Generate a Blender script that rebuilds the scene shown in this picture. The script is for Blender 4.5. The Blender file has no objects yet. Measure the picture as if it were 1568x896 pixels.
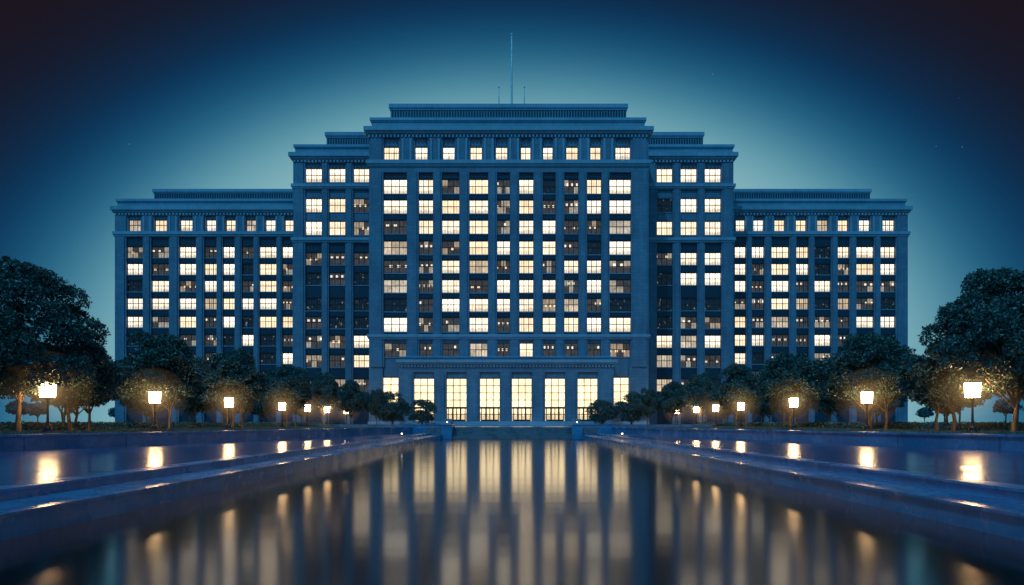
import bpy, math, random
import numpy as np
random.seed(7); rng=np.random.default_rng(7)
sc=bpy.context.scene
sc.view_settings.view_transform='Standard'; sc.view_settings.look='None'; sc.view_settings.exposure=0
EYE=2.6; F=1045.0; GZ=1.83

# ---------------------------------------------------------------- helpers
def lin(r,g,b):
    f=lambda c:(c/255/12.92) if c/255<=.04045 else ((c/255+.055)/1.055)**2.4
    return (f(r),f(g),f(b),1)
def link(o,parent=None):
    sc.collection.objects.link(o)
    if parent: o.parent=parent
    return o
def empty(name,loc=(0,0,0)):
    o=bpy.data.objects.new(name,None); o.location=loc; return link(o)
class Batch:
    def __init__(s): s.v=[]; s.f=[]
    def box(s,x0,x1,y0,y1,z0,z1):
        if x1<x0: x0,x1=x1,x0
        if x1-x0<1e-4 or z1-z0<1e-4 or y1-y0<1e-4: return
        n=len(s.v)
        s.v+=[(x0,y0,z0),(x1,y0,z0),(x1,y1,z0),(x0,y1,z0),(x0,y0,z1),(x1,y0,z1),(x1,y1,z1),(x0,y1,z1)]
        s.f+=[(n,n+3,n+2,n+1),(n+4,n+5,n+6,n+7),(n,n+1,n+5,n+4),(n+1,n+2,n+6,n+5),(n+2,n+3,n+7,n+6),(n+3,n,n+4,n+7)]
    def obj(s,name,mat,parent=None,bevel=0):
        me=bpy.data.meshes.new(name); me.from_pydata(s.v,[],s.f); me.materials.append(mat)
        o=link(bpy.data.objects.new(name,me),parent)
        if bevel:
            m=o.modifiers.new('bev','BEVEL'); m.width=bevel; m.segments=2
        return o
class NT:
    def __init__(s,tree): s.t=tree; s.n=tree.nodes; s.l=tree.links
    def new(s,t,**k):
        n=s.n.new(t)
        for a,b in k.items(): setattr(n,a,b)
        return n
    def con(s,a,b): s.l.new(a,b)
    def math(s,op,a,b=None,clamp=False):
        n=s.n.new('ShaderNodeMath'); n.operation=op; n.use_clamp=clamp
        for i,v in enumerate((a,b)):
            if v is None: continue
            if isinstance(v,(int,float)): n.inputs[i].default_value=v
            else: s.l.new(v,n.inputs[i])
        return n.outputs[0]
    def mix(s,f,a,b,bt='MIX'):
        n=s.n.new('ShaderNodeMix'); n.data_type='RGBA'; n.blend_type=bt
        for i,v in ((0,f),(6,a),(7,b)):
            if isinstance(v,(int,float)): n.inputs[i].default_value=v
            elif isinstance(v,tuple): n.inputs[i].default_value=v if len(v)==4 else v+(1,)
            else: s.l.new(v,n.inputs[i])
        return n.outputs[2]
    def ramp(s,f,stops,interp='LINEAR'):
        n=s.n.new('ShaderNodeValToRGB'); n.color_ramp.interpolation=interp
        e=n.color_ramp.elements
        while len(e)<len(stops): e.new(.5)
        for i,(p,c) in enumerate(stops):
            e[i].position=p; e[i].color=c if isinstance(c,tuple) else (c,c,c,1)
        s.l.new(f,n.inputs[0]); return n.outputs[0]
def mat(name):
    m=bpy.data.materials.new(name); m.use_nodes=True
    t=NT(m.node_tree); return m,t,t.n['Principled BSDF']
def noise(t,co,scale,detail=4,rough=.55,mapscale=None):
    if mapscale:
        mp=t.new('ShaderNodeMapping'); mp.inputs['Scale'].default_value=mapscale
        t.con(co,mp.inputs[0]); co=mp.outputs[0]
    n=t.new('ShaderNodeTexNoise'); n.inputs['Scale'].default_value=scale
    n.inputs['Detail'].default_value=detail; n.inputs['Roughness'].default_value=rough
    t.con(co,n.inputs['Vector']); return n.outputs[0]
def stone(name,c1,c2,rough=.75,joint=True,bump=.25):
    m,t,p=mat(name)
    co=t.new('ShaderNodeTexCoord').outputs['Object']
    n1=noise(t,co,.12,4); n2=noise(t,co,1.0,5,.7,(1,1,.12)); n3=noise(t,co,6,3)
    a=t.math('ADD',t.math('MULTIPLY',n1,.4),t.math('ADD',t.math('MULTIPLY',n2,.4),t.math('MULTIPLY',n3,.2)))
    col=t.ramp(a,[(.36,c1),(.62,c2)])
    h=n3
    if joint:
        sep=t.new('ShaderNodeSeparateXYZ'); t.con(co,sep.inputs[0])
        cb=t.new('ShaderNodeCombineXYZ')
        t.con(t.math('ADD',sep.outputs[0],sep.outputs[1]),cb.inputs[0]); t.con(sep.outputs[2],cb.inputs[1])
        br=t.new('ShaderNodeTexBrick'); t.con(cb.outputs[0],br.inputs['Vector'])
        br.inputs['Scale'].default_value=1; br.inputs['Brick Width'].default_value=1.7; br.inputs['Row Height'].default_value=.74
        br.inputs['Mortar Size'].default_value=.018; br.inputs['Color1'].default_value=(1,1,1,1); br.inputs['Color2'].default_value=(.84,.84,.84,1)
        br.inputs['Mortar'].default_value=(.55,.55,.55,1)
        col=t.mix(1.0,col,br.outputs[0],'MULTIPLY')
    t.con(col,p.inputs['Base Color']); p.inputs['Roughness'].default_value=rough
    b=t.new('ShaderNodeBump'); b.inputs['Strength'].default_value=bump; b.inputs['Distance'].default_value=.05
    t.con(h,b.inputs['Height']); t.con(b.outputs[0],p.inputs['Normal'])
    return m
def plain(name,c,rough=.5,metal=0):
    m,t,p=mat(name); co=t.new('ShaderNodeTexCoord').outputs['Object']
    n=noise(t,co,2.5,3)
    col=t.ramp(n,[(.3,tuple(x*.75 for x in c)+(1,)),(.7,tuple(min(1,x*1.2) for x in c)+(1,))])
    t.con(col,p.inputs['Base Color']); p.inputs['Roughness'].default_value=rough; p.inputs['Metallic'].default_value=metal
    return m

M_STONE=stone('limestone',(.12,.175,.25,1),(.21,.30,.40,1))
M_TRIM=stone('limestone_trim',(.19,.29,.38,1),(.32,.45,.56,1),joint=False)  # paler than the walls: brightness of lit cornice edges put into the colour
M_ROOF=stone('weathered_roof',(.12,.23,.30,1),(.22,.38,.46,1),rough=.5,joint=False)
M_SPAN=plain('bronze_spandrel',(.03,.05,.08),.4,.3)
M_FRAME=plain('window_frame_metal',(.06,.045,.035),.45,.2)
M_METAL=plain('black_iron',(.03,.03,.035),.4,.6)
M_POLE=plain('painted_steel_pole',(.7,.75,.78),.35,0)

# ------------------------------------------------------------ window glass
def window_mat(name,kind,nx=3):
    """UV.x = window number + u  (u,v inside each window)."""
    m,t,p=mat(name)
    uv=t.new('ShaderNodeUVMap').outputs[0]
    sp=t.new('ShaderNodeSeparateXYZ'); t.con(uv,sp.inputs[0])
    U,V=sp.outputs[0],sp.outputs[1]
    fu=t.math('FRACT',U); idn=t.math('FLOOR',U)
    def wn(a,b):
        c=t.new('ShaderNodeCombineXYZ')
        for i,v in enumerate((a,b)):
            if isinstance(v,(int,float)): c.inputs[i].default_value=v
            else: t.con(v,c.inputs[i])
        w=t.new('ShaderNodeTexWhiteNoise'); w.noise_dimensions='3D'; t.con(c.outputs[0],w.inputs[0]); return w.outputs[0]
    rid=wn(idn,3.3); rid2=wn(idn,9.1)
    pane=wn(t.math('FLOOR',t.math('MULTIPLY',U,nx)),t.math('FLOOR',t.math('MULTIPLY',V,2)))
    co=t.new('ShaderNodeTexCoord').outputs['Object']
    n1=noise(t,co,1.1,3,.6); n2=noise(t,co,1.6,3,.5,(1,1,.8))
    warm=t.ramp(rid2,[(0,(1,.72,.43,1)),(.35,(1,.81,.57,1)),(1,(1,.87,.68,1))])
    if kind=='lit':
        blind=t.math('GREATER_THAN',V,t.math('ADD',.25,t.math('MULTIPLY',rid,.9)))
        s=t.math('ADD',.8,t.math('MULTIPLY',blind,.22))
        s=t.math('MULTIPLY',s,t.math('ADD',.84,t.math('MULTIPLY',pane,.22)))
        s=t.math('MULTIPLY',s,t.math('ADD',.6,t.math('MULTIPLY',n1,.8)))
        s=t.math('MULTIPLY',s,t.math('ADD',.82,t.math('MULTIPLY',rid2,.3)))
        low=t.math('MULTIPLY',t.math('LESS_THAN',V,t.math('MULTIPLY',n2,.55)),t.math('GREATER_THAN',rid2,.35))
        s=t.math('MULTIPLY',s,t.math('SUBTRACT',1,t.math('MULTIPLY',low,.4)))
        s=t.math('MULTIPLY',s,2.0)
    elif kind=='dim':
        s=t.math('MULTIPLY',t.math('ADD',.25,t.math('MULTIPLY',n2,.9)),t.math('ADD',.6,t.math('MULTIPLY',pane,.6)))
    elif kind=='part':
        on=t.math('MULTIPLY',t.math('GREATER_THAN',pane,.58),t.math('GREATER_THAN',rid,.25))
        fx=t.math('ABSOLUTE',t.math('SUBTRACT',t.math('FRACT',t.math('ADD',t.math('MULTIPLY',U,3),rid)),.5))
        fy=t.math('ABSOLUTE',t.math('SUBTRACT',V,t.math('ADD',.45,t.math('MULTIPLY',rid2,.3))))
        spot=t.math('MULTIPLY',t.math('LESS_THAN',fx,.2),t.math('LESS_THAN',fy,.09))
        spot=t.math('MULTIPLY',spot,t.math('GREATER_THAN',wn(t.math('FLOOR',t.math('ADD',t.math('MULTIPLY',U,3),rid)),5.5),.3))
        s=t.math('ADD',t.math('MULTIPLY',on,t.math('MULTIPLY',n1,.65)),t.math('MULTIPLY',spot,1.1))
        s=t.math('ADD',s,t.math('MULTIPLY',n2,.09))
    else:
        spot=t.ramp(n2,[(.64,0.0),(.70,.2)])
        s=t.math('ADD',spot,.004)
    p.inputs['Base Color'].default_value=(.012,.03,.05,1); p.inputs['Roughness'].default_value=.12
    t.con(warm,p.inputs['Emission Color']); t.con(s,p.inputs['Emission Strength'])
    m.cycles.emission_sampling='NONE'
    return m
def hall_mat():
    m,t,p=mat('lobby_window_glass')
    co=t.new('ShaderNodeTexCoord').outputs['Object']
    uv=t.new('ShaderNodeUVMap').outputs[0]
    sp=t.new('ShaderNodeSeparateXYZ'); t.con(uv,sp.inputs[0])
    n=noise(t,co,.55,3,.6,(1,1,.5)); n2=noise(t,co,2.2,3,.6,(1.5,1,.35))
    s=t.math('MULTIPLY',t.math('ADD',.45,t.math('MULTIPLY',n,1.3)),t.math('ADD',.6,t.math('MULTIPLY',n2,.8)))
    low=t.math('MULTIPLY',t.math('LESS_THAN',sp.outputs[1],t.math('MULTIPLY',n2,.36)),.5)
    s=t.math('MULTIPLY',t.math('MULTIPLY',s,t.math('SUBTRACT',1,low)),1.7)
    p.inputs['Base Color'].default_value=(.02,.02,.02,1); p.inputs['Roughness'].default_value=.12
    p.inputs['Emission Color'].default_value=(1,.76,.43,1); t.con(s,p.inputs['Emission Strength'])
    return m
WM=[window_mat('window_lit','lit'),window_mat('window_dim','dim'),window_mat('window_partly_lit','part'),window_mat('window_dark','dark'),hall_mat()]
WI={'L':0,'M':1,'P':2,'D':3,'H':4}
class Panes:
    def __init__(s): s.v=[];s.f=[];s.uv=[];s.m=[];s.k=0
    def add(s,x0,x1,y,z0,z1,st):
        n=len(s.v); s.v+=[(x0,y,z0),(x1,y,z0),(x1,y,z1),(x0,y,z1)]; s.f.append((n,n+1,n+2,n+3)); s.m.append(WI[st])
        k=s.k; s.k+=1; e=.001
        s.uv+=[(k+e,0),(k+1-e,0),(k+1-e,1),(k+e,1)]
    def obj(s,name,parent):
        me=bpy.data.meshes.new(name); me.from_pydata(s.v,[],s.f)
        for m in WM: me.materials.append(m)
        l=me.uv_layers.new(name='UVMap'); l.data.foreach_set('uv',np.array(s.uv,dtype=np.float32).ravel())
        me.polygons.foreach_set('material_index',s.m)
        return link(bpy.data.objects.new(name,me),parent)

# ---------------------------------------------------------------- building
bld=empty('government_office_building',(0,150,GZ)); 
B_wall=Batch(); B_trim=Batch(); B_roof=Batch(); B_span=Batch(); B_frame=Batch(); PN=Panes()
def XX(D): return lambda px:(px-784)*D/F
def ZZ(D): return lambda py:EYE+(647-py)*D/F
def zone(D,xl,xr,yt,yb,cols,rows,states,raised=True,span=None,muntin=(None,2),deep=.95):
    """wall zone with real openings. cols [(centre,width)], rows [(centre,height)] in facade units"""
    X,Z=XX(D),ZZ(D); zt,zb=Z(yt),Z(yb); span=span or B_span
    edges=[X(xl)]
    for c,w in cols: edges+=[X(c-w/2),X(c+w/2)]
    edges.append(X(xr))
    for i in range(0,len(edges),2):
        a,b=edges[i],edges[i+1]
        B_wall.box(a,b,D,D+deep+.05,zb,zt)
        w=b-a
        if raised and w>1.0:
            g=min(.42,w*.2)
            if w>4: 
                B_wall.box(a+.3,a+1.5,D-.22,D+.04,zb+.003,zt-.003)
                B_wall.box(b-1.5,b-.3,D-.22,D+.04,zb+.003,zt-.003)
            else: B_wall.box(a+g,b-g,D-.22,D+.04,zb+.003,zt-.003)
    for ci,(c,w) in enumerate(cols):
        a,b=X(c-w/2),X(c+w/2)
        prev=zt
        for ri,(cy,h) in enumerate(rows):
            t,bt=Z(cy-h/2),Z(cy+h/2)
            if prev-t>.05:
                span.box(a,b,D+.42,D+deep+.05,t,prev)
                if prev-t>.9 and b-a>1.5:
                    span.box(a+.25,b-.25,D+.34,D+.45,t+.2,prev-.2)
            st=states[ri][ci]
            PN.add(a,b,D+.72,bt,t,st)
            fw=.09
            B_frame.box(a,a+fw,D+.5,D+.74,bt,t); B_frame.box(b-fw,b,D+.5,D+.74,bt,t)
            B_frame.box(a+fw,b-fw,D+.5,D+.74,t-fw,t); B_frame.box(a+fw,b-fw,D+.5,D+.74,bt,bt+fw)
            nx=muntin[0] or (3 if (b-a)>3.1 else 2)
            ny=muntin[1]
            for k in range(1,nx):
                xm=a+(b-a)*k/nx; B_frame.box(xm-.08,xm+.08,D+.58,D+.735,bt+fw,t-fw)
            for k in range(1,ny):
                zm=bt+(t-bt)*k/ny+(.12 if ny==2 else 0); B_frame.box(a+fw,b-fw,D+.6,D+.733,zm-.075,zm+.075)
            if (b-a)>1.6 and ny==2:
                for k in range(nx):
                    xm=a+(b-a)*(k+.5)/nx; B_frame.box(xm-.025,xm+.025,D+.66,D+.731,bt+fw,t-fw)
            B_trim.box(a-.05,b+.05,D+.25,D+.6,bt-.16,bt-.003)
            prev=bt-.163
        if prev-zb>.05: span.box(a,b,D+.42,D+deep+.05,zb,prev)
def course(D,xl,xr,yt,yb,p,ret=3,lip=True,batch=None):
    X,Z=XX(D),ZZ(D); B=batch or B_trim
    zt,zb=Z(yt),Z(yb); h=zt-zb
    B.box(X(xl)-p,X(xr)+p,D-p,D+ret,zb+h*.45,zt)
    B.box(X(xl)-p*.6,X(xr)+p*.6,D-p*.6,D+ret,zb+h*.15,zb+h*.449)
    B.box(X(xl)-p*.25,X(xr)+p*.25,D-p*.25,D+ret,zb,zb+h*.149)
def dentils(D,xl,xr,yt,yb,p,step=.9,batch=None):
    X,Z=XX(D),ZZ(D); B=batch or B_trim
    x=X(xl)+.2
    while x<X(xr)-step*.5:
        B.box(x,x+step*.52,D-p,D+.05,Z(yb),Z(yt)); x+=step
def body(D,xl,xr,yt,depth,deep=.95,base=None):
    X,Z=XX(D),ZZ(D)
    B_wall.box(X(xl)+.01,X(xr)-.01,D+deep,D+depth,GZ-.3,Z(yt))
def tier(D,xl,xr,yt,yb,depth,ribs=True):
    X,Z=XX(D),ZZ(D); zt,zb=Z(yt),Z(yb); h=zt-zb
    B_roof.box(X(xl),X(xr),D,D+depth,zb-1.5,zt-h*.28)
    B_trim.box(X(xl)-.35,X(xr)+.35,D-.35,D+depth+.3,zt-h*.279,zt)
    B_trim.box(X(xl)-.15,X(xr)+.15,D-.15,D+depth+.1,zt-h*.42,zt-h*.281)
    if ribs:
        x=X(xl)+.3
        while x<X(xr)-.3:
            B_span.box(x,x+.34,D-.14,D+.05,zb-.5,zt-h*.43); x+=.62

# ---- central block
D=150
cc=[(605,36),(652,22),(690,27),(733,29),(771,20),(806,22),(841,20),(875,22),(910,22),(950,33)]
rows=[(285,22),(316,21),(347,21),(379,21),(408,20),(438,20),(467,20),(497,22)]
st=["LLPLPLDPLL","LLLLPLPPLL","PLLLPLLPPM","MPPLLLLPDL","PPLMPLPLLP","MPLPLLLPLP","DPLLLLPMPD","LPPLPLLLLL"]
zone(D,565,993,264,512,cc,rows,st)
att=[(599,23),(645,19),(687,18),(729,18),(768,18),(805,15),(839,15),(876,18),(912,16),(954,23)]
zone(D,565,993,211,246,att,[(234,19)],["LLLLLLLLLL"],span=B_wall)
course(D,565,993,246,256,.55); B_wall.box(XX(D)(565),XX(D)(993),D-.05,D+1,ZZ(D)(264),ZZ(D)(256.02))
for i in range(9):
    m=(att[i][0]+att[i][1]/2+att[i+1][0]-att[i+1][1]/2)/2
    for o in (-6,6):
        B_trim.box(XX(D)(m+o-1.6),XX(D)(m+o+1.6),D-.4,D-.1,ZZ(D)(245.8),ZZ(D)(213))
zone(D,565,993,520,562,[(c,w*.92) for c,w in cc],[(536,21)],["PPPMPLPPPP"],span=B_wall)
course(D,565,993,512,520,.4)
zone(D,565,993,562,652,[(598,24),(951,25)],[(600,44)],["HH"],raised=False,span=B_wall,muntin=(2,4))
course(D,565,993,196,207,1.0,ret=4); dentils(D,563,995,207,211,.45,.8)
B_wall.box(XX(D)(565),XX(D)(993),D,D+1,ZZ(D)(211.02),ZZ(D)(207))
body(D,565,993,197,34)
tier(D+1.5,569,987,181,196,30,ribs=False)
tier(D+5,598,959,160,181,24)
# ---- portico
DP=145.5
zone(DP,612,940,570,652,[(649,31),(699,31),(750,31),(799,31),(850,31),(900,31)],[(612.5,66)],["HHHHHH"],raised=True,span=B_wall,muntin=(3,6))
B_wall.box(XX(DP)(612)+.01,XX(DP)(940)-.01,DP+.95,151,GZ-.3,ZZ(DP)(552))
B_wall.box(XX(DP)(612),XX(DP)(940),DP,DP+1,ZZ(DP)(569.98),ZZ(DP)(559))
course(DP,612,940,551,559,.7); dentils(DP,613,939,559,562,.35,.7)
tier(DP+.6,615,937,546,551.2,5,ribs=False)
Z=ZZ(DP);X=XX(DP)
for c in (699,750,799,850,900,649):
    a,b=X(c-15.5),X(c+15.5); zt=Z(626)
    B_frame.box(a+.1,b-.1,DP+.45,DP+.7,zt,zt+.28)
    if c==649: continue
    for k in range(5):
        xm=a+.35+(b-a-.7)*k/4; B_frame.box(xm-.1,xm+.1,DP+.47,DP+.69,Z(645.5),zt)
    for k in range(4):
        xm=a+.35+(b-a-.7)*(k+.5)/4; w=(b-a-.7)/8-.1
        B_frame.box(xm-w,xm+w,DP+.5,DP+.68,Z(645.5),Z(642.5))
        B_frame.box(xm-w,xm+w,DP+.5,DP+.68,Z(635),Z(634))
for (Dd,a,b) in ((150,565,611),(150,941,993),):
    B_trim.box(XX(Dd)(a)-.2,XX(Dd)(b)+.2,Dd-.3,Dd+.5,GZ-.2,GZ+1.0)

# ---- intermediate blocks
D=162
mc_l=[(480,25),(516,25),(553,24)]; mc_r=[(1018,24),(1055,25),(1092,25)]
mrows_hi=[(314,21),(349,21)]
mrows=[(396,19),(427,19),(466,19),(494,18),(523,19),(553,19),(590,19)]
for xl,xr,cols,s0,s1,s2 in ((449,575,mc_l,["LLL"],["LLP","LLP"],["PPP","DPD","DDD","PDD","PPL","PPL","DPP"]),
                         (985,1123,mc_r,["LLL"],["DLL","LLL"],["PLL","DLL","DDD","DPP","LML","MPP","MPD"])):
    zone(D,xl,xr,250,282,cols,[(268,21)],s0,span=B_wall)
    course(D,xl,xr,282,290,.45)
    zone(D,xl,xr,290,364,cols,mrows_hi,s1,span=B_wall)
    course(D,xl,xr,364,372,.45)
    zone(D,xl,xr,372,652,cols,mrows,s2)
    B_wall.box(XX(D)(xl),XX(D)(xr),D,D+1,ZZ(D)(249.98),ZZ(D)(246))
    course(D,xl,xr,235,246,.9,ret=4); dentils(D,xl,xr,246,249,.4,.85)
    body(D,xl,xr,237,30)
tier(D+1.5,452,600,222,235.5,26,ribs=False); tier(D+1.5,968,1122,222,235.5,26,ribs=False)
tier(D+5,500,620,203,222.5,20); tier(D+5,948,1076,203,222.5,20)

# ---- outer wings
D=172
lc=[(206,25),(245,27),(287,26),(322,19),(350,18),(379,18),(410,26),(440,16)]
rc=[(1134,17),(1161,19),(1195,27),(1229,19),(1260,25),(1292,18),(1325,27),(1360,23)]
wrows=[(386,17),(412,17),(438,17),(465,17),(493,17),(521,17),(549,17),(577,17),(606,18)]
ls=["PPLPLPLL","LPLLLDLP","DLPLLPLP","LLLMLLLP","LPLPLDLL","DPPPDLDP","DDDPDDDL","DPDDDPDD","DDPDPDDP"]
rs=["LLLLDLLL","LPLLDPLL","LPLPLPPP","PPLMDMPD","LPMPPPLL","LLPPLPDD","LDPDPDDD","DPDDPDDD","PDDPDDPD"]
la=[(206,19),(246,19),(285,19),(323,15),(353,15),(384,15),(414,15),(443,14)]
ra=[(1134,14),(1161,17),(1194,16),(1227,16),(1260,17),(1291,16),(1324,17),(1361,19)]
for xl,xr,cols,a,s,sa in ((176,470,lc,la,ls,"MLLLLMLL"),(1100,1390,rc,ra,rs,"LLLLMLLL")):
    zone(D,xl,xr,363,652,cols,wrows,s)
    course(D,xl,xr,355,363,.45)
    zone(D,xl,xr,330,355,a,[(345,17)],[sa],span=B_wall)
    for i in range(7):
        m=(a[i][0]+a[i][1]/2+a[i+1][0]-a[i+1][1]/2)/2
        for o in (-5,5):
            B_trim.box(XX(D)(m+o-1.4),XX(D)(m+o+1.4),D-.35,D-.1,ZZ(D)(354.8),ZZ(D)(332))
    B_wall.box(XX(D)(xl),XX(D)(xr),D,D+1,ZZ(D)(329.98),ZZ(D)(327))
    course(D,xl,xr,317,327,.8,ret=4); dentils(D,xl,xr,327,330,.4,.85)
    body(D,xl,xr,318,28)
tier(D+1.5,180,480,305,317.5,24,ribs=False); tier(D+1.5,1090,1386,305,317.5,24,ribs=False)
tier(D+6,236,490,290,305.5,16); tier(D+6,1080,1332,290,305.5,16)

def child(b,name,m):
    o=b.obj(name,m); o.parent=bld; o.matrix_parent_inverse=bld.matrix_world.inverted(); return o
bpy.context.view_layer.update()
child(B_wall,'walls',M_STONE); child(B_trim,'cornices_and_sills',M_TRIM); child(B_roof,'roof',M_ROOF)
child(B_span,'spandrels',M_SPAN); child(B_frame,'window_frames',M_FRAME)
o=PN.obj('windows',None); o.parent=bld; o.matrix_parent_inverse=bld.matrix_world.inverted()

# ---------------------------------------------------------------- tubes
def tube(vs,fs,pts,rad,seg=8):
    base=len(vs); pts=[np.array(p,float) for p in pts]
    for i,p in enumerate(pts):
        d=(pts[min(i+1,len(pts)-1)]-pts[max(i-1,0)]); d/=np.linalg.norm(d)+1e-9
        a=np.cross(d,(0,1,0) if abs(d[1])<.9 else (1,0,0)); a/=np.linalg.norm(a); b=np.cross(d,a)
        for k in range(seg):
            t=2*math.pi*k/seg; vs.append(tuple(p+rad[i]*(math.cos(t)*a+math.sin(t)*b)))
    for i in range(len(pts)-1):
        for k in range(seg):
            fs.append((base+i*seg+k,base+i*seg+(k+1)%seg,base+(i+1)*seg+(k+1)%seg,base+(i+1)*seg+k))
    fs.append(tuple(base+(len(pts)-1)*seg+k for k in range(seg)))
def simple(name,vs,fs,m,parent=None,smooth=False):
    me=bpy.data.meshes.new(name); me.from_pydata(vs,[],fs); me.materials.append(m)
    if smooth: me.polygons.foreach_set('use_smooth',[True]*len(me.polygons))
    return link(bpy.data.objects.new(name,me),parent)
def flagpole(x,y,z0,h,r):
    e=empty('flagpole',(x,y,z0))
    vs=[];fs=[]; tube(vs,fs,[(0,0,-1),(0,0,.5),(0,0,h*.5),(0,0,h)],[r*1.3,r,r*.8,r*.55],10)
    simple('pole',vs,fs,M_POLE,e,True)
    vs=[];fs=[]; tube(vs,fs,[(0,0,h),(0,0,h+r),(0,0,h+2*r),(0,0,h+2.6*r)],[.3*r,1.3*r,1.2*r,.2*r],10)
    simple('finial',vs,fs,M_POLE,e,True)
    vs=[];fs=[]; tube(vs,fs,[(0,0,-.5),(0,0,.4),(0,0,.7)],[r*3.5,r*3.2,r*1.3],10)
    simple('base',vs,fs,M_METAL,e)
DR=158; 
flagpole(XX(DR)(783.5),DR,ZZ(155)(160),(160-46)*DR/F,.25)
flagpole(XX(DR)(764),DR,ZZ(155)(160),(160-126)*DR/F,.16)
flagpole(XX(DR)(803),DR,ZZ(155)(160),(160-126)*DR/F,.16)

# ---------------------------------------------------------------- ground & pool
def mesh_poly(name,polys,m):
    v=[];f=[]
    for p in polys:
        n=len(v); v+=p; f.append(tuple(range(n,n+len(p))))
    return simple(name,v,f,m)
m,t,p=mat('lawn_and_soil'); co=t.new('ShaderNodeTexCoord').outputs['Object']
n=noise(t,co,.35,5); n2=noise(t,co,9,3)
t.con(t.ramp(t.math('ADD',t.math('MULTIPLY',n,.6),t.math('MULTIPLY',n2,.4)),[(.35,(.03,.06,.045,1)),(.65,(.08,.13,.09,1))]),p.inputs['Base Color'])
p.inputs['Roughness'].default_value=.9
b=t.new('ShaderNodeBump'); b.inputs['Strength'].default_value=.8; b.inputs['Distance'].default_value=.1; t.con(n2,b.inputs['Height']); t.con(b.outputs[0],p.inputs['Normal'])
M_GROUND=m
PE=109.0; NEAR=-25
G=GZ
polys=[]
for s in (-1,1):
    P=[(s*2500,-600,G),(s*31,-600,G),(s*31,41,G),(s*16,PE,G),(s*16,PE+5,G),(s*2500,PE+5,G)]
    if s>0: P=P[::-1]
    polys.append(P)
polys.append([(-2500,PE+5,G),(2500,PE+5,G),(2500,3000,G),(-2500,3000,G)])
polys.append([(-31,-600,G),(31,-600,G),(31,NEAR,G),(-31,NEAR,G)])
mesh_poly('ground',polys,M_GROUND)
def wetstone(name,c1,c2,rough):
    m,t,p=mat(name); co=t.new('ShaderNodeTexCoord').outputs['Object']
    n1=noise(t,co,.5,4); n2=noise(t,co,5,5,.7); 
    a=t.math('ADD',t.math('MULTIPLY',n1,.6),t.math('MULTIPLY',n2,.4))
    col=t.ramp(a,[(.36,c1),(.64,c2)])
    br=t.new('ShaderNodeTexBrick'); t.con(co,br.inputs['Vector']); br.offset=0.0
    br.inputs['Scale'].default_value=1; br.inputs['Brick Width'].default_value=1.8; br.inputs['Row Height'].default_value=1.8
    br.inputs['Mortar Size'].default_value=.012; br.inputs['Color1'].default_value=(1,1,1,1); br.inputs['Color2'].default_value=(.92,.92,.92,1); br.inputs['Mortar'].default_value=(.5,.5,.5,1)
    t.con(t.mix(1.0,col,br.outputs[0],'MULTIPLY'),p.inputs['Base Color'])
    r=t.ramp(n1,[(.35,rough*.6),(.65,min(1,rough*1.5))]); t.con(r,p.inputs['Roughness'])
    b=t.new('ShaderNodeBump'); b.inputs['Strength'].default_value=.2; b.inputs['Distance'].default_value=.015; t.con(n2,b.inputs['Height']); t.con(b.outputs[0],p.inputs['Normal'])
    return m
M_COPE=wetstone('wet_granite_coping',(.03,.17,.32,1),(.07,.29,.50,1),.24)  # blue of the sky light put into the stone colour
M_PLAZA=wetstone('plaza_paving',(.08,.11,.14,1),(.16,.20,.24,1),.3)
mesh_poly('plaza_paving',[[(-40,PE+5,G+.004),(40,PE+5,G+.004),(40,149,G+.004),(-40,149,G+.004)]],M_PLAZA)
pool=empty('reflecting_pool_surround',(0,0,0))
v=[];f=[]
def sweep(profiles):
    n0=len(v); k=len(profiles[0])
    for P in profiles: v.extend(P)
    for i in range(len(profiles)-1):
        for j in range(k-1):
            a=n0+i*k+j; f.append((a,a+1,a+k+1,a+k))
for s in (-1,1):
    prof=lambda y:[(s*11.2,y,-1),(s*11.2,y,.50),(s*11.12,y,.52),(s*11.12,y,.60),(s*13.0,y,.60),(s*13.0,y,.80),(s*12.95,y,.82),(s*12.95,y,.90),(s*13.8,y,.90),(s*13.8,y,.3)]
    sweep([prof(NEAR),prof(41),prof(PE)])
    pr2=lambda y,x:[(s*x,y,.3),(s*x,y,G-.16),(s*(x-.12),y,G-.14),(s*(x-.12),y,G+.02),(s*(x+.9),y,G+.02),(s*(x+.9),y,G-.2)]
    sweep([pr2(NEAR,31),pr2(41,31),pr2(PE,16)])
    v0=len(v); v.extend([(s*13.8,PE,.3),(s*16,PE,.3),(s*16,PE,G),(s*13.8,PE,G)]); f.append((v0,v0+1,v0+2,v0+3))
v0=len(v); v.extend([(-31,NEAR,-1),(31,NEAR,-1),(31,NEAR,G),(-31,NEAR,G)]); f.append((v0,v0+1,v0+2,v0+3))
simple('coping_walls',v,f,M_COPE,pool)
B=Batch()
nst=9
for i in range(nst):
    z=(i+1)*G/nst; B.box(-9.6,9.6,PE+i*.42,PE+5.02,(-1 if i==0 else i*G/nst+.001),z-.001)
B.box(-16,-11.3,PE+.02,PE+5.01,-1,G+.01); B.box(11.3,16,PE+.02,PE+5.01,-1,G+.01)
B.obj('pool_steps',M_PLAZA,pool,.02)
B=Batch()
for s in (-1,1):
    B.box(s*9.6,s*11.25,PE-.3,PE+6,-1,G+.35); B.box(s*9.5,s*11.35,PE-.4,PE+6.1,G+.351,G+.48)
    B.box(s*11.36,s*34,PE+5.1,PE+5.6,G+.003,G+.36); B.box(s*11.37,s*34.05,PE+5.02,PE+5.68,G+.361,G+.45)
B.obj('cheek_walls',M_COPE,pool,.03)
es=empty('entrance_steps',(0,0,0)); B=Batch()
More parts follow.
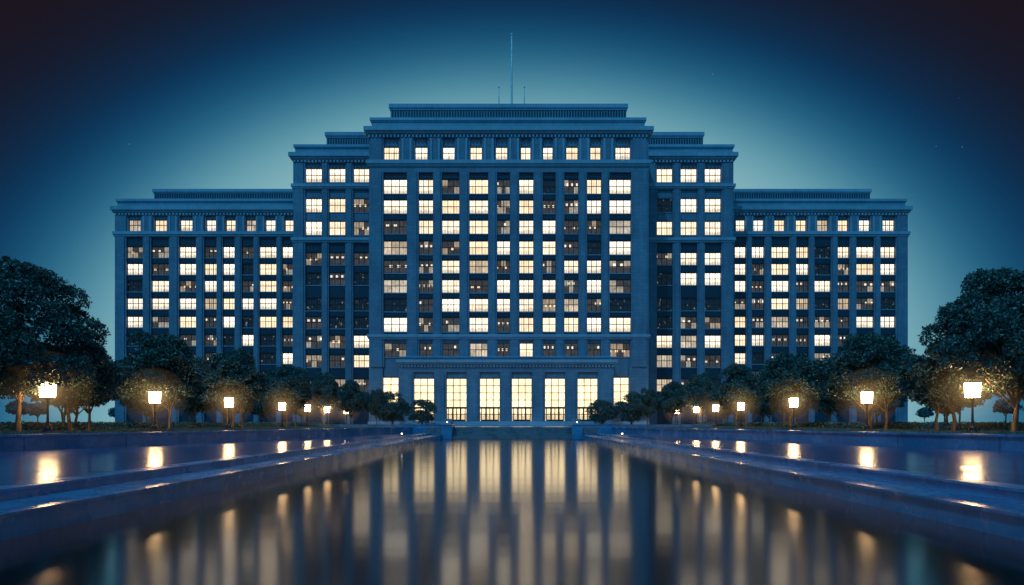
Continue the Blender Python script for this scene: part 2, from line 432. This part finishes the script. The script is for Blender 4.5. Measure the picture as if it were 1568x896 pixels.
for i in range(6):
    z=G+(i+1)*.17; B.box(-23.5+i*.3,22+-i*.3,DP-4.2+i*.45,DP+.6,(G-.1 if i==0 else G+i*.17+.001),z-.001)
B.obj('treads',M_TRIM,es,.02)
B=Batch()
for x in (-14,12.6): B.box(x,x+1.3,DP-6,DP-.1,G-.1,G+1.35); B.box(x-.1,x+1.4,DP-6.1,DP-.05,G+1.351,G+1.5)
B.obj('side_walls',M_TRIM,es,.03)

def water(name,rough,strength,mapsc,scale,base,dist=.05,ior=1.45,fine=.35):
    m,t,p=mat(name); co=t.new('ShaderNodeTexCoord').outputs['Object']
    n1=noise(t,co,scale,2,.5,mapsc); n2=noise(t,co,scale*.22,1,.5,mapsc)
    h=t.math('ADD',t.math('MULTIPLY',n1,fine),n2)
    b=t.new('ShaderNodeBump'); b.inputs['Strength'].default_value=strength; b.inputs['Distance'].default_value=dist
    t.con(h,b.inputs['Height']); t.con(b.outputs[0],p.inputs['Normal'])
    p.inputs['Base Color'].default_value=base; p.inputs['Roughness'].default_value=rough; p.inputs['IOR'].default_value=ior
    return m
W1=water('still_pool_water',.125,.35,(.12,1,1),2.2,(.001,.004,.009,1),.022,2.5,.12)
W2=water('channel_water',.17,.8,(.35,1.3,1),1.8,(.0,.09,.22,1),.09,1.33)  # blue base colour carries sky light that the dark reflection lacks
mesh_poly('reflecting_pool_water',[[(-11.3,NEAR,0),(11.3,NEAR,0),(11.3,PE+.1,0),(-11.3,PE+.1,0)]],W1)
mesh_poly('side_channel_water',[[(-31.05,NEAR,.84),(-13.7,NEAR,.84),(-13.7,PE+.05,.84),(-16,PE+.05,.84),(-31.05,41,.84)],
                     [(13.7,NEAR,.84),(31.05,NEAR,.84),(31.05,41,.84),(16,PE+.05,.84),(13.7,PE+.05,.84)]],W2)

# ---------------------------------------------------------------- foliage
def leafmat(name,c1,c2):
    m,t,p=mat(name)
    g=t.new('ShaderNodeNewGeometry').outputs['Random Per Island']
    t.con(t.ramp(g,[(.1,c1),(.95,c2)]),p.inputs['Base Color']); p.inputs['Roughness'].default_value=.45
    return m
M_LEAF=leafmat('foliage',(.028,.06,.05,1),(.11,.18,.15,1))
M_LEAFF=leafmat('haze_tinted_foliage',(.07,.12,.13,1),(.14,.22,.23,1))  # lighter bluish leaf colour stands in for haze over distance
m,t,p=mat('bark'); co=t.new('ShaderNodeTexCoord').outputs['Object']
n=noise(t,co,6,4,.6,(1,1,.2)); t.con(t.ramp(n,[(.35,(.09,.055,.035,1)),(.65,(.25,.155,.09,1))]),p.inputs['Base Color']); p.inputs['Roughness'].default_value=.85
b=t.new('ShaderNodeBump'); b.inputs['Strength'].default_value=.8; b.inputs['Distance'].default_value=.05; t.con(n,b.inputs['Height']); t.con(b.outputs[0],p.inputs['Normal'])
M_BARK=m
def leaves(centres,rads,per,size,seed):
    r=np.random.default_rng(seed); P=[]
    for c,rad in zip(centres,rads):
        k=int(per*rad**2)
        d=r.normal(size=(k,3)); d/=np.linalg.norm(d,axis=1)[:,None]
        d[:,2]=np.where(d[:,2]<-.45,-d[:,2],d[:,2])
        lump=1+.17*np.sin(d[:,0]*7+c[0]*3)*np.sin(d[:,1]*7+c[1]*2)*np.cos(d[:,2]*6)
        q=rad*lump*(1-.45*r.random(k)**2.6+.10*r.normal(size=k).clip(-1,3)*.6)
        P.append(c+d*q[:,None]*np.array([1,1,.78]))
    P=np.concatenate(P); n=len(P)
    a=r.normal(size=(n,3)); a/=np.linalg.norm(a,axis=1)[:,None]
    b=np.cross(a,r.normal(size=(n,3))); b/=np.linalg.norm(b,axis=1)[:,None]
    s=(size*(.6+.8*r.random(n)))[:,None]
    V=np.stack([P-a*s,P-b*s*.5,P+a*s,P+b*s*.5],axis=1).reshape(-1,3)
    return V,n
def make_mesh(name,V,nq,tv,tf,mleaf):
    me=bpy.data.meshes.new(name)
    nt=len(tv); allv=np.concatenate([np.array(tv,float).reshape(-1,3),V]) if nt else V
    loops=[i for fc in tf for i in fc]; starts=[];k=0
    for fc in tf: starts.append(k); k+=len(fc)
    L=np.concatenate([np.array(loops,dtype=np.int32),np.arange(nt,nt+4*nq,dtype=np.int32)])
    S=np.concatenate([np.array(starts,dtype=np.int32),k+4*np.arange(nq,dtype=np.int32)])
    me.vertices.add(len(allv)); me.vertices.foreach_set('co',allv.astype(np.float32).ravel())
    me.loops.add(len(L)); me.loops.foreach_set('vertex_index',L)
    me.polygons.add(len(S)); me.polygons.foreach_set('loop_start',S)
    me.materials.append(M_BARK); me.materials.append(mleaf)
    me.polygons.foreach_set('material_index',np.concatenate([np.zeros(len(tf),dtype=np.int32),np.ones(nq,dtype=np.int32)]))
    me.update(calc_edges=True); me.validate(); return me
def tree_mesh(name,seed,H=10.,R=5.,zb=3.0,size=.14,per=430,ncl=60,stems=2,mleaf=None,crmax=1.45):
    r=np.random.default_rng(seed); zc=zb+(H-zb)*.36; up=H-zc-.9; dn=zc-zb-.5
    C=[];Q=[]
    while len(C)<ncl:
        d=r.normal(size=3); d/=np.linalg.norm(d)
        q=.78+.24*r.random()
        zz=d[2]*(up if d[2]>0 else dn)*q
        hr=(R-1.0)*q*(1-.18*max(0,d[2]))
        c=np.array([d[0]*hr,d[1]*hr,zc+zz])
        if any(np.linalg.norm(c-o)<.75 for o in C): continue
        C.append(c); Q.append(r.uniform(.7,crmax))
    for _ in range(8):
        C.append(np.array([r.normal()*R*.3,r.normal()*R*.3,zc+r.uniform(-.6,1)*up*.5])); Q.append(1.5)
    V,n=leaves(C,Q,per,size,seed)
    tv=[];tf=[]
    for s in range(stems):
        ang=r.uniform(0,6.28); off=0 if s==0 else R*.32
        bx,by=math.cos(ang)*off,math.sin(ang)*off
        rb=.2 if s==0 else .15
        pts=[(bx,by,-.2),(bx,by,.15),(bx+.1*r.normal(),by+.1*r.normal(),zb*.5),(bx*1.05+.15*r.normal(),by+.15*r.normal(),zb*.95),(bx*.8,by*.8,zc+.8)]
        tube(tv,tf,pts,[rb*1.6,rb*1.1,rb*.85,rb*.7,rb*.25])
        for k in range(6):
            a=r.uniform(0,6.28); l=r.uniform(.45,.8)*R; z0=zb*r.uniform(.7,.98)
            p0=np.array([bx,by,z0]); p2=np.array([bx*.5+math.cos(a)*l,by*.5+math.sin(a)*l,zc+r.uniform(-.2,1.5)])
            p1=(p0+p2)/2+np.array([0,0,-.1])
            tube(tv,tf,[p0,p1,p2],[rb*.45,rb*.3,rb*.1],6)
    return make_mesh(name,V,n,tv,tf,mleaf or M_LEAF)
TM=[tree_mesh('tree_mesh_a',11,stems=2,zb=2.3),tree_mesh('tree_mesh_b',23,stems=3,ncl=54,zb=2.2),tree_mesh('tree_mesh_c',37,stems=2,ncl=66,zb=2.4)]
BIG=[tree_mesh('tree_mesh_big',51,H=12.6,R=5.9,zb=2.5,size=.125,per=560,ncl=100,stems=1),tree_mesh('tree_mesh_big2',57,H=12.6,R=5.7,zb=2.5,size=.125,per=560,ncl=96,stems=1)]
def tree(me,x,y,sx,sz,rot,name='shade_tree'):
    o=bpy.data.objects.new(name,me); o.location=(x,y,GZ); o.scale=(sx,sx,sz); o.rotation_euler[2]=rot; return link(o)
for s in (-1,1):
    j=0 if s<0 else 3
    tree(BIG[0] if s<0 else BIG[1],s*(36.2 if s<0 else 36.8),50,1.0,1.02,1.1+j)
    tree(BIG[1] if s<0 else BIG[0],s*45,57,.95,.93,2.6+j)
    tree(TM[0],s*36.2,56,.86,.80,.4+j)
    L=[(36,69,1.0,1.03),(36,88,.92,1.06),(35.6,108,.84,1.05),(35,127,.68,1.06),(31.5,134,.60,.95),(27,136,.52,.80)]
    for i,(x,y,a,b) in enumerate(L): tree(TM[(i+(s>0))%3],s*x,y,a,b,i*1.7+j)
    for i,(x,y,a,b) in enumerate([(46,72,.8,.84),(45,84,.75,.78),(45,97,.75,.8),(46,112,.75,.8),(47,128,.75,.8),(44,143,.7,.8)]):
        tree(TM[(i+1+(s>0))%3],s*x,y,a,b,i*2.3+j)
def bush_mesh(seed):
    r=np.random.default_rng(seed); C=[];Q=[]
    for _ in range(34):
        d=r.normal(size=3); d/=np.linalg.norm(d); C.append(np.array([d[0]*2.1,d[1]*2.1,2.75+d[2]*1.9])); Q.append(r.uniform(.8,1.1))
    V,n=leaves(C,Q,450,.12,seed); tv=[];tf=[]
    tube(tv,tf,[(0,0,-.2),(0,0,.6),(0,0,2.5)],[.3,.2,.12])
    for k in range(5):
        a=k*1.26; tube(tv,tf,[(0,0,.6),(math.cos(a)*.9,math.sin(a)*.9,2.4)],[.1,.04],6)
    return make_mesh('bush_mesh',V,n,tv,tf,M_LEAF)
BM=[bush_mesh(5),bush_mesh(6)]
for s in (-1,1):
    tree(BM[0],s*24.0,137,1.15,1.3,s,'round_clipped_tree'); tree(BM[1],s*18.2,138,1.05,1.02,s*2,'round_clipped_tree')
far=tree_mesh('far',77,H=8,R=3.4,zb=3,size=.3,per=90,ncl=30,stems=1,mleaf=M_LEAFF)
vsA=np.empty(len(far.vertices)*3,dtype=np.float32); far.vertices.foreach_get('co',vsA); vsA=vsA.reshape(-1,3)
fl=np.empty(len(far.loops),dtype=np.int32); far.loops.foreach_get('vertex_index',fl)
fs_=np.empty(len(far.polygons),dtype=np.int32); far.polygons.foreach_get('loop_start',fs_)
fm=np.empty(len(far.polygons),dtype=np.int32); far.polygons.foreach_get('material_index',fm)
VV=[];LL=[];SS=[];MM=[]; nv=nl=0
for s in (-1,1):
    for i in range(26):
        x=s*(128+i*8.5+rng.uniform(-3,3)); y=200+rng.uniform(-14,40); k=rng.uniform(.8,1.25); a=rng.uniform(0,6.28)
        R=np.array([[math.cos(a),-math.sin(a),0],[math.sin(a),math.cos(a),0],[0,0,1]])
        VV.append(vsA@R.T*k+np.array([x,y,GZ])); LL.append(fl+nv); SS.append(fs_+nl); MM.append(fm); nv+=len(vsA); nl+=len(fl)
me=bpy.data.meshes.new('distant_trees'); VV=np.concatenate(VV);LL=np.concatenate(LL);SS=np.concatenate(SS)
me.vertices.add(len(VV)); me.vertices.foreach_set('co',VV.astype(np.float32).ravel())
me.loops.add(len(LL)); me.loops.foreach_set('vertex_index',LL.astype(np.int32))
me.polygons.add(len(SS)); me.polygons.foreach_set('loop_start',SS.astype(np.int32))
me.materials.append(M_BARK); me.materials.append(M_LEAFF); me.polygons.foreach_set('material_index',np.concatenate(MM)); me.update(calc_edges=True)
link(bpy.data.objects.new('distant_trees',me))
def scatter(name,boxes,per,size,seed,mleaf):
    r=np.random.default_rng(seed);P=[]
    for (x0,x1,y0,y1,z0,z1) in boxes:
        k=int(per*abs(x1-x0)*abs(y1-y0)); q=r.random((k,3)); P.append(np.stack([x0+(x1-x0)*q[:,0],y0+(y1-y0)*q[:,1],z0+(z1-z0)*q[:,2]**.6],1))
    P=np.concatenate(P); n=len(P)
    P[:,2]+=.06*np.sin(P[:,1]*2.1)+.05*np.sin(P[:,1]*5.3)
    a=r.normal(size=(n,3)); a/=np.linalg.norm(a,axis=1)[:,None]; b=np.cross(a,r.normal(size=(n,3))); b/=np.linalg.norm(b,axis=1)[:,None]
    s=(size*(.6+.8*r.random(n)))[:,None]
    V=np.stack([P-a*s,P-b*s*.5,P+a*s,P+b*s*.5],axis=1).reshape(-1,3)
    me=make_mesh(name,V,n,[],[],mleaf); return link(bpy.data.objects.new(name,me))
scatter('hedge',[(s*40,s*41.5,38,150,GZ,GZ+.75) for s in (-1,1)],170,.1,3,M_LEAF)
def grass():
    r=np.random.default_rng(9); n=60000
    y=38+72*r.random(n)**1.2; xo=np.where(y<41,31,31-15*(y-41)/(PE-41))+1.1
    x=xo+(40-xo)*r.random(n); s=np.where(r.random(n)<.5,-1,1); P=np.stack([x*s,y,np.full(n,GZ)],1)
    h=.06+.12*r.random(n); a=r.random(n)*6.28; w=.02
    d=np.stack([np.cos(a)*w,np.sin(a)*w,0*a],1); l=np.stack([r.normal(size=n)*.03,r.normal(size=n)*.03,h],1)
    V=np.stack([P-d,P+d,P+d*.2+l,P-d*.2+l],1).reshape(-1,3)
    link(bpy.data.objects.new('grass',make_mesh('grass',V,n,[],[],M_LEAF)))
grass()

# ---------------------------------------------------------------- lamps
m,t,p=mat('frosted_lantern_glass'); p.inputs['Base Color'].default_value=(.8,.75,.65,1)
p.inputs['Emission Color'].default_value=(1,.60,.26,1)
p.inputs['Emission Strength'].default_value=52; M_LAMP=m
def halo_mat(name,s):  # self-glowing volume that imitates the halo around a lamp
    m=bpy.data.materials.new(name); m.use_nodes=True; t=NT(m.node_tree); t.n.remove(t.n['Principled BSDF'])
    em=t.new('ShaderNodeEmission'); em.inputs[0].default_value=(1,.60,.25,1); em.inputs[1].default_value=s
    t.con(em.outputs[0],t.n['Material Output'].inputs['Volume']); m.cycles.emission_sampling='NONE'; return m
HALOS=[(2.9,halo_mat('halo_glow_outer',.0055)),(2.1,halo_mat('halo_glow_b',.010)),(1.45,halo_mat('halo_glow_c',.024)),(.95,halo_mat('halo_glow_d',.075))]  # nested glowing spheres added for the halo, not lit by the lantern
def sphere_mesh(r,m):
    bpy.ops.mesh.primitive_uv_sphere_add(segments=32,ring_count=16,radius=r); o=bpy.context.object; me=o.data; me.materials.append(m)
    bpy.data.objects.remove(o); return me
MM_=[sphere_mesh(r,m) for r,m in HALOS]
def lathe(prof,seg=16):
    vs=[];fs=[]
    for r_,z in prof:
        for k in range(seg): vs.append((r_*math.cos(2*math.pi*k/seg),r_*math.sin(2*math.pi*k/seg),z))
    for i in range(len(prof)-1):
        for k in range(seg): fs.append((i*seg+k,i*seg+(k+1)%seg,(i+1)*seg+(k+1)%seg,(i+1)*seg+k))
    return vs,fs
def lamp(x,y):
    e=empty('street_lamp',(x,y,GZ))
    vs,fs=lathe([(.42,-.05),(.42,.12),(.3,.18),(.26,.42),(.17,.5),(.13,.62),(.09,.9),(.075,1.6),(.07,2.25),(.12,2.28),(.12,2.34),(.07,2.38),(.16,2.48),(.3,2.54),(.3,2.58),(0,2.58)])
    simple('post',vs,fs,M_METAL,e,False)
    a,b,z0,z1=.34,.38,2.62,3.68
    vs=[(-a,-a,z0),(a,-a,z0),(a,a,z0),(-a,a,z0),(-b,-b,z1),(b,-b,z1),(b,b,z1),(-b,b,z1)]
    fs=[(0,3,2,1),(4,5,6,7),(0,1,5,4),(1,2,6,5),(2,3,7,6),(3,0,4,7)]
    simple('lantern',vs,fs,M_LAMP,e)
    vs=[];fs=[]
    for sx,sy in ((-1,-1),(1,-1),(1,1),(-1,1)):
        tube(vs,fs,[(sx*(a+.015),sy*(a+.015),z0-.04),(sx*(b+.015),sy*(b+.015),z1+.03)],[.02,.02],6)
    c=b+.04
    n=len(vs); vs+=[(-c,-c,z1+.02),(c,-c,z1+.02),(c,c,z1+.02),(-c,c,z1+.02),(-c,-c,z1+.06),(c,-c,z1+.06),(c,c,z1+.06),(-c,c,z1+.06),(-.1,-.1,z1+.16),(.1,-.1,z1+.16),(.1,.1,z1+.16),(-.1,.1,z1+.16)]
    fs+=[(n,n+3,n+2,n+1),(n,n+1,n+5,n+4),(n+1,n+2,n+6,n+5),(n+2,n+3,n+7,n+6),(n+3,n,n+4,n+7),(n+4,n+5,n+9,n+8),(n+5,n+6,n+10,n+9),(n+6,n+7,n+11,n+10),(n+7,n+4,n+8,n+11),(n+8,n+9,n+10,n+11)]
    simple('lantern_frame',vs,fs,M_METAL,e)
    for k,me in enumerate(MM_):
        o=link(bpy.data.objects.new('lamp_halo_%d'%k,me),e); o.location=(0,0,3.15)
for s in (-1,1):
    for i,y in enumerate((50,65,82,101,113.5,125.5,140)): lamp(s*34,y+(0.0 if s<0 else .4))
m,t,p=mat('marker_light_glass'); p.inputs['Emission Color'].default_value=(1,.85,.65,1); p.inputs['Emission Strength'].default_value=6; M_MARK=m
def marker(x,y,z):
    e=empty('path_light',(x,y,z)); e.scale=(.6,.6,.6)
    vs,fs=lathe([(.16,0),(.16,.05),(.07,.08),(.07,.42),(0,.42)],12); simple('stem',vs,fs,M_METAL,e)
    vs,fs=lathe([(0,.42),(.14,.44),(.17,.55),(.13,.66),(0,.7)],12); simple('globe',vs,fs,M_MARK,e,True)
for s in (-1,1):
    marker(s*10.4,PE+.2,G+.48); marker(s*13.4,83,.90); marker(s*21,PE+8,G)

# ---------------------------------------------------------------- world
w=bpy.data.worlds.new('World'); sc.world=w; w.use_nodes=True; t=NT(w.node_tree)
bg=t.n['Background']
co=t.new('ShaderNodeTexCoord').outputs['Generated']; nm=t.new('ShaderNodeVectorMath',operation='NORMALIZE'); t.con(co,nm.inputs[0])
sp=t.new('ShaderNodeSeparateXYZ'); t.con(nm.outputs[0],sp.inputs[0])
u=t.math('DIVIDE',sp.outputs[0],.605); v_=t.math('DIVIDE',sp.outputs[2],.478)
r=t.math('SQRT',t.math('ADD',t.math('MULTIPLY',u,u),t.math('MULTIPLY',v_,v_)))
glow=t.ramp(t.math('DIVIDE',r,2.0),[(.0,lin(142,186,190)),(.40,lin(136,182,190)),(.445,lin(98,156,172)),(.485,lin(42,108,140)),(.525,lin(12,64,102)),(.56,lin(14,40,70)),(.60,lin(22,25,40)),(.65,lin(30,20,25))],'B_SPLINE')
back=t.ramp(t.math('MULTIPLY',t.math('ADD',sp.outputs[2],1),.5),[(0,(.01,.05,.09,1)),(.5,(.03,.22,.41,1)),(.8,(.02,.23,.47,1)),(1,(.02,.16,.34,1))])
f2=t.math('SUBTRACT',1,t.math('MULTIPLY',t.math('ADD',sp.outputs[1],.35),1.3),clamp=True)
col=t.mix(f2,glow,back)
vo=t.new('ShaderNodeTexVoronoi'); vo.inputs['Scale'].default_value=26; t.con(nm.outputs[0],vo.inputs['Vector'])
star=t.math('LESS_THAN',vo.outputs['Distance'],.018)
star=t.math('MULTIPLY',star,.10)
col=t.mix(star,col,(.6,.8,1.0,1))
t.con(col,bg.inputs[0]); bg.inputs[1].default_value=1.0
sl=bpy.data.lights.new('moon','SUN'); sl.energy=1.25; sl.angle=math.radians(2); sl.color=(.12,.56,1)
so=link(bpy.data.objects.new('moon',sl)); so.rotation_euler=(math.radians(36),0,math.radians(-30))

cam=bpy.data.cameras.new('camera'); cam.lens=24; cam.sensor_width=36; cam.shift_y=199/1568; cam.clip_end=6000
c=link(bpy.data.objects.new('camera',cam)); c.location=(0,0,EYE); c.rotation_euler=(math.radians(90),0,0); sc.camera=c
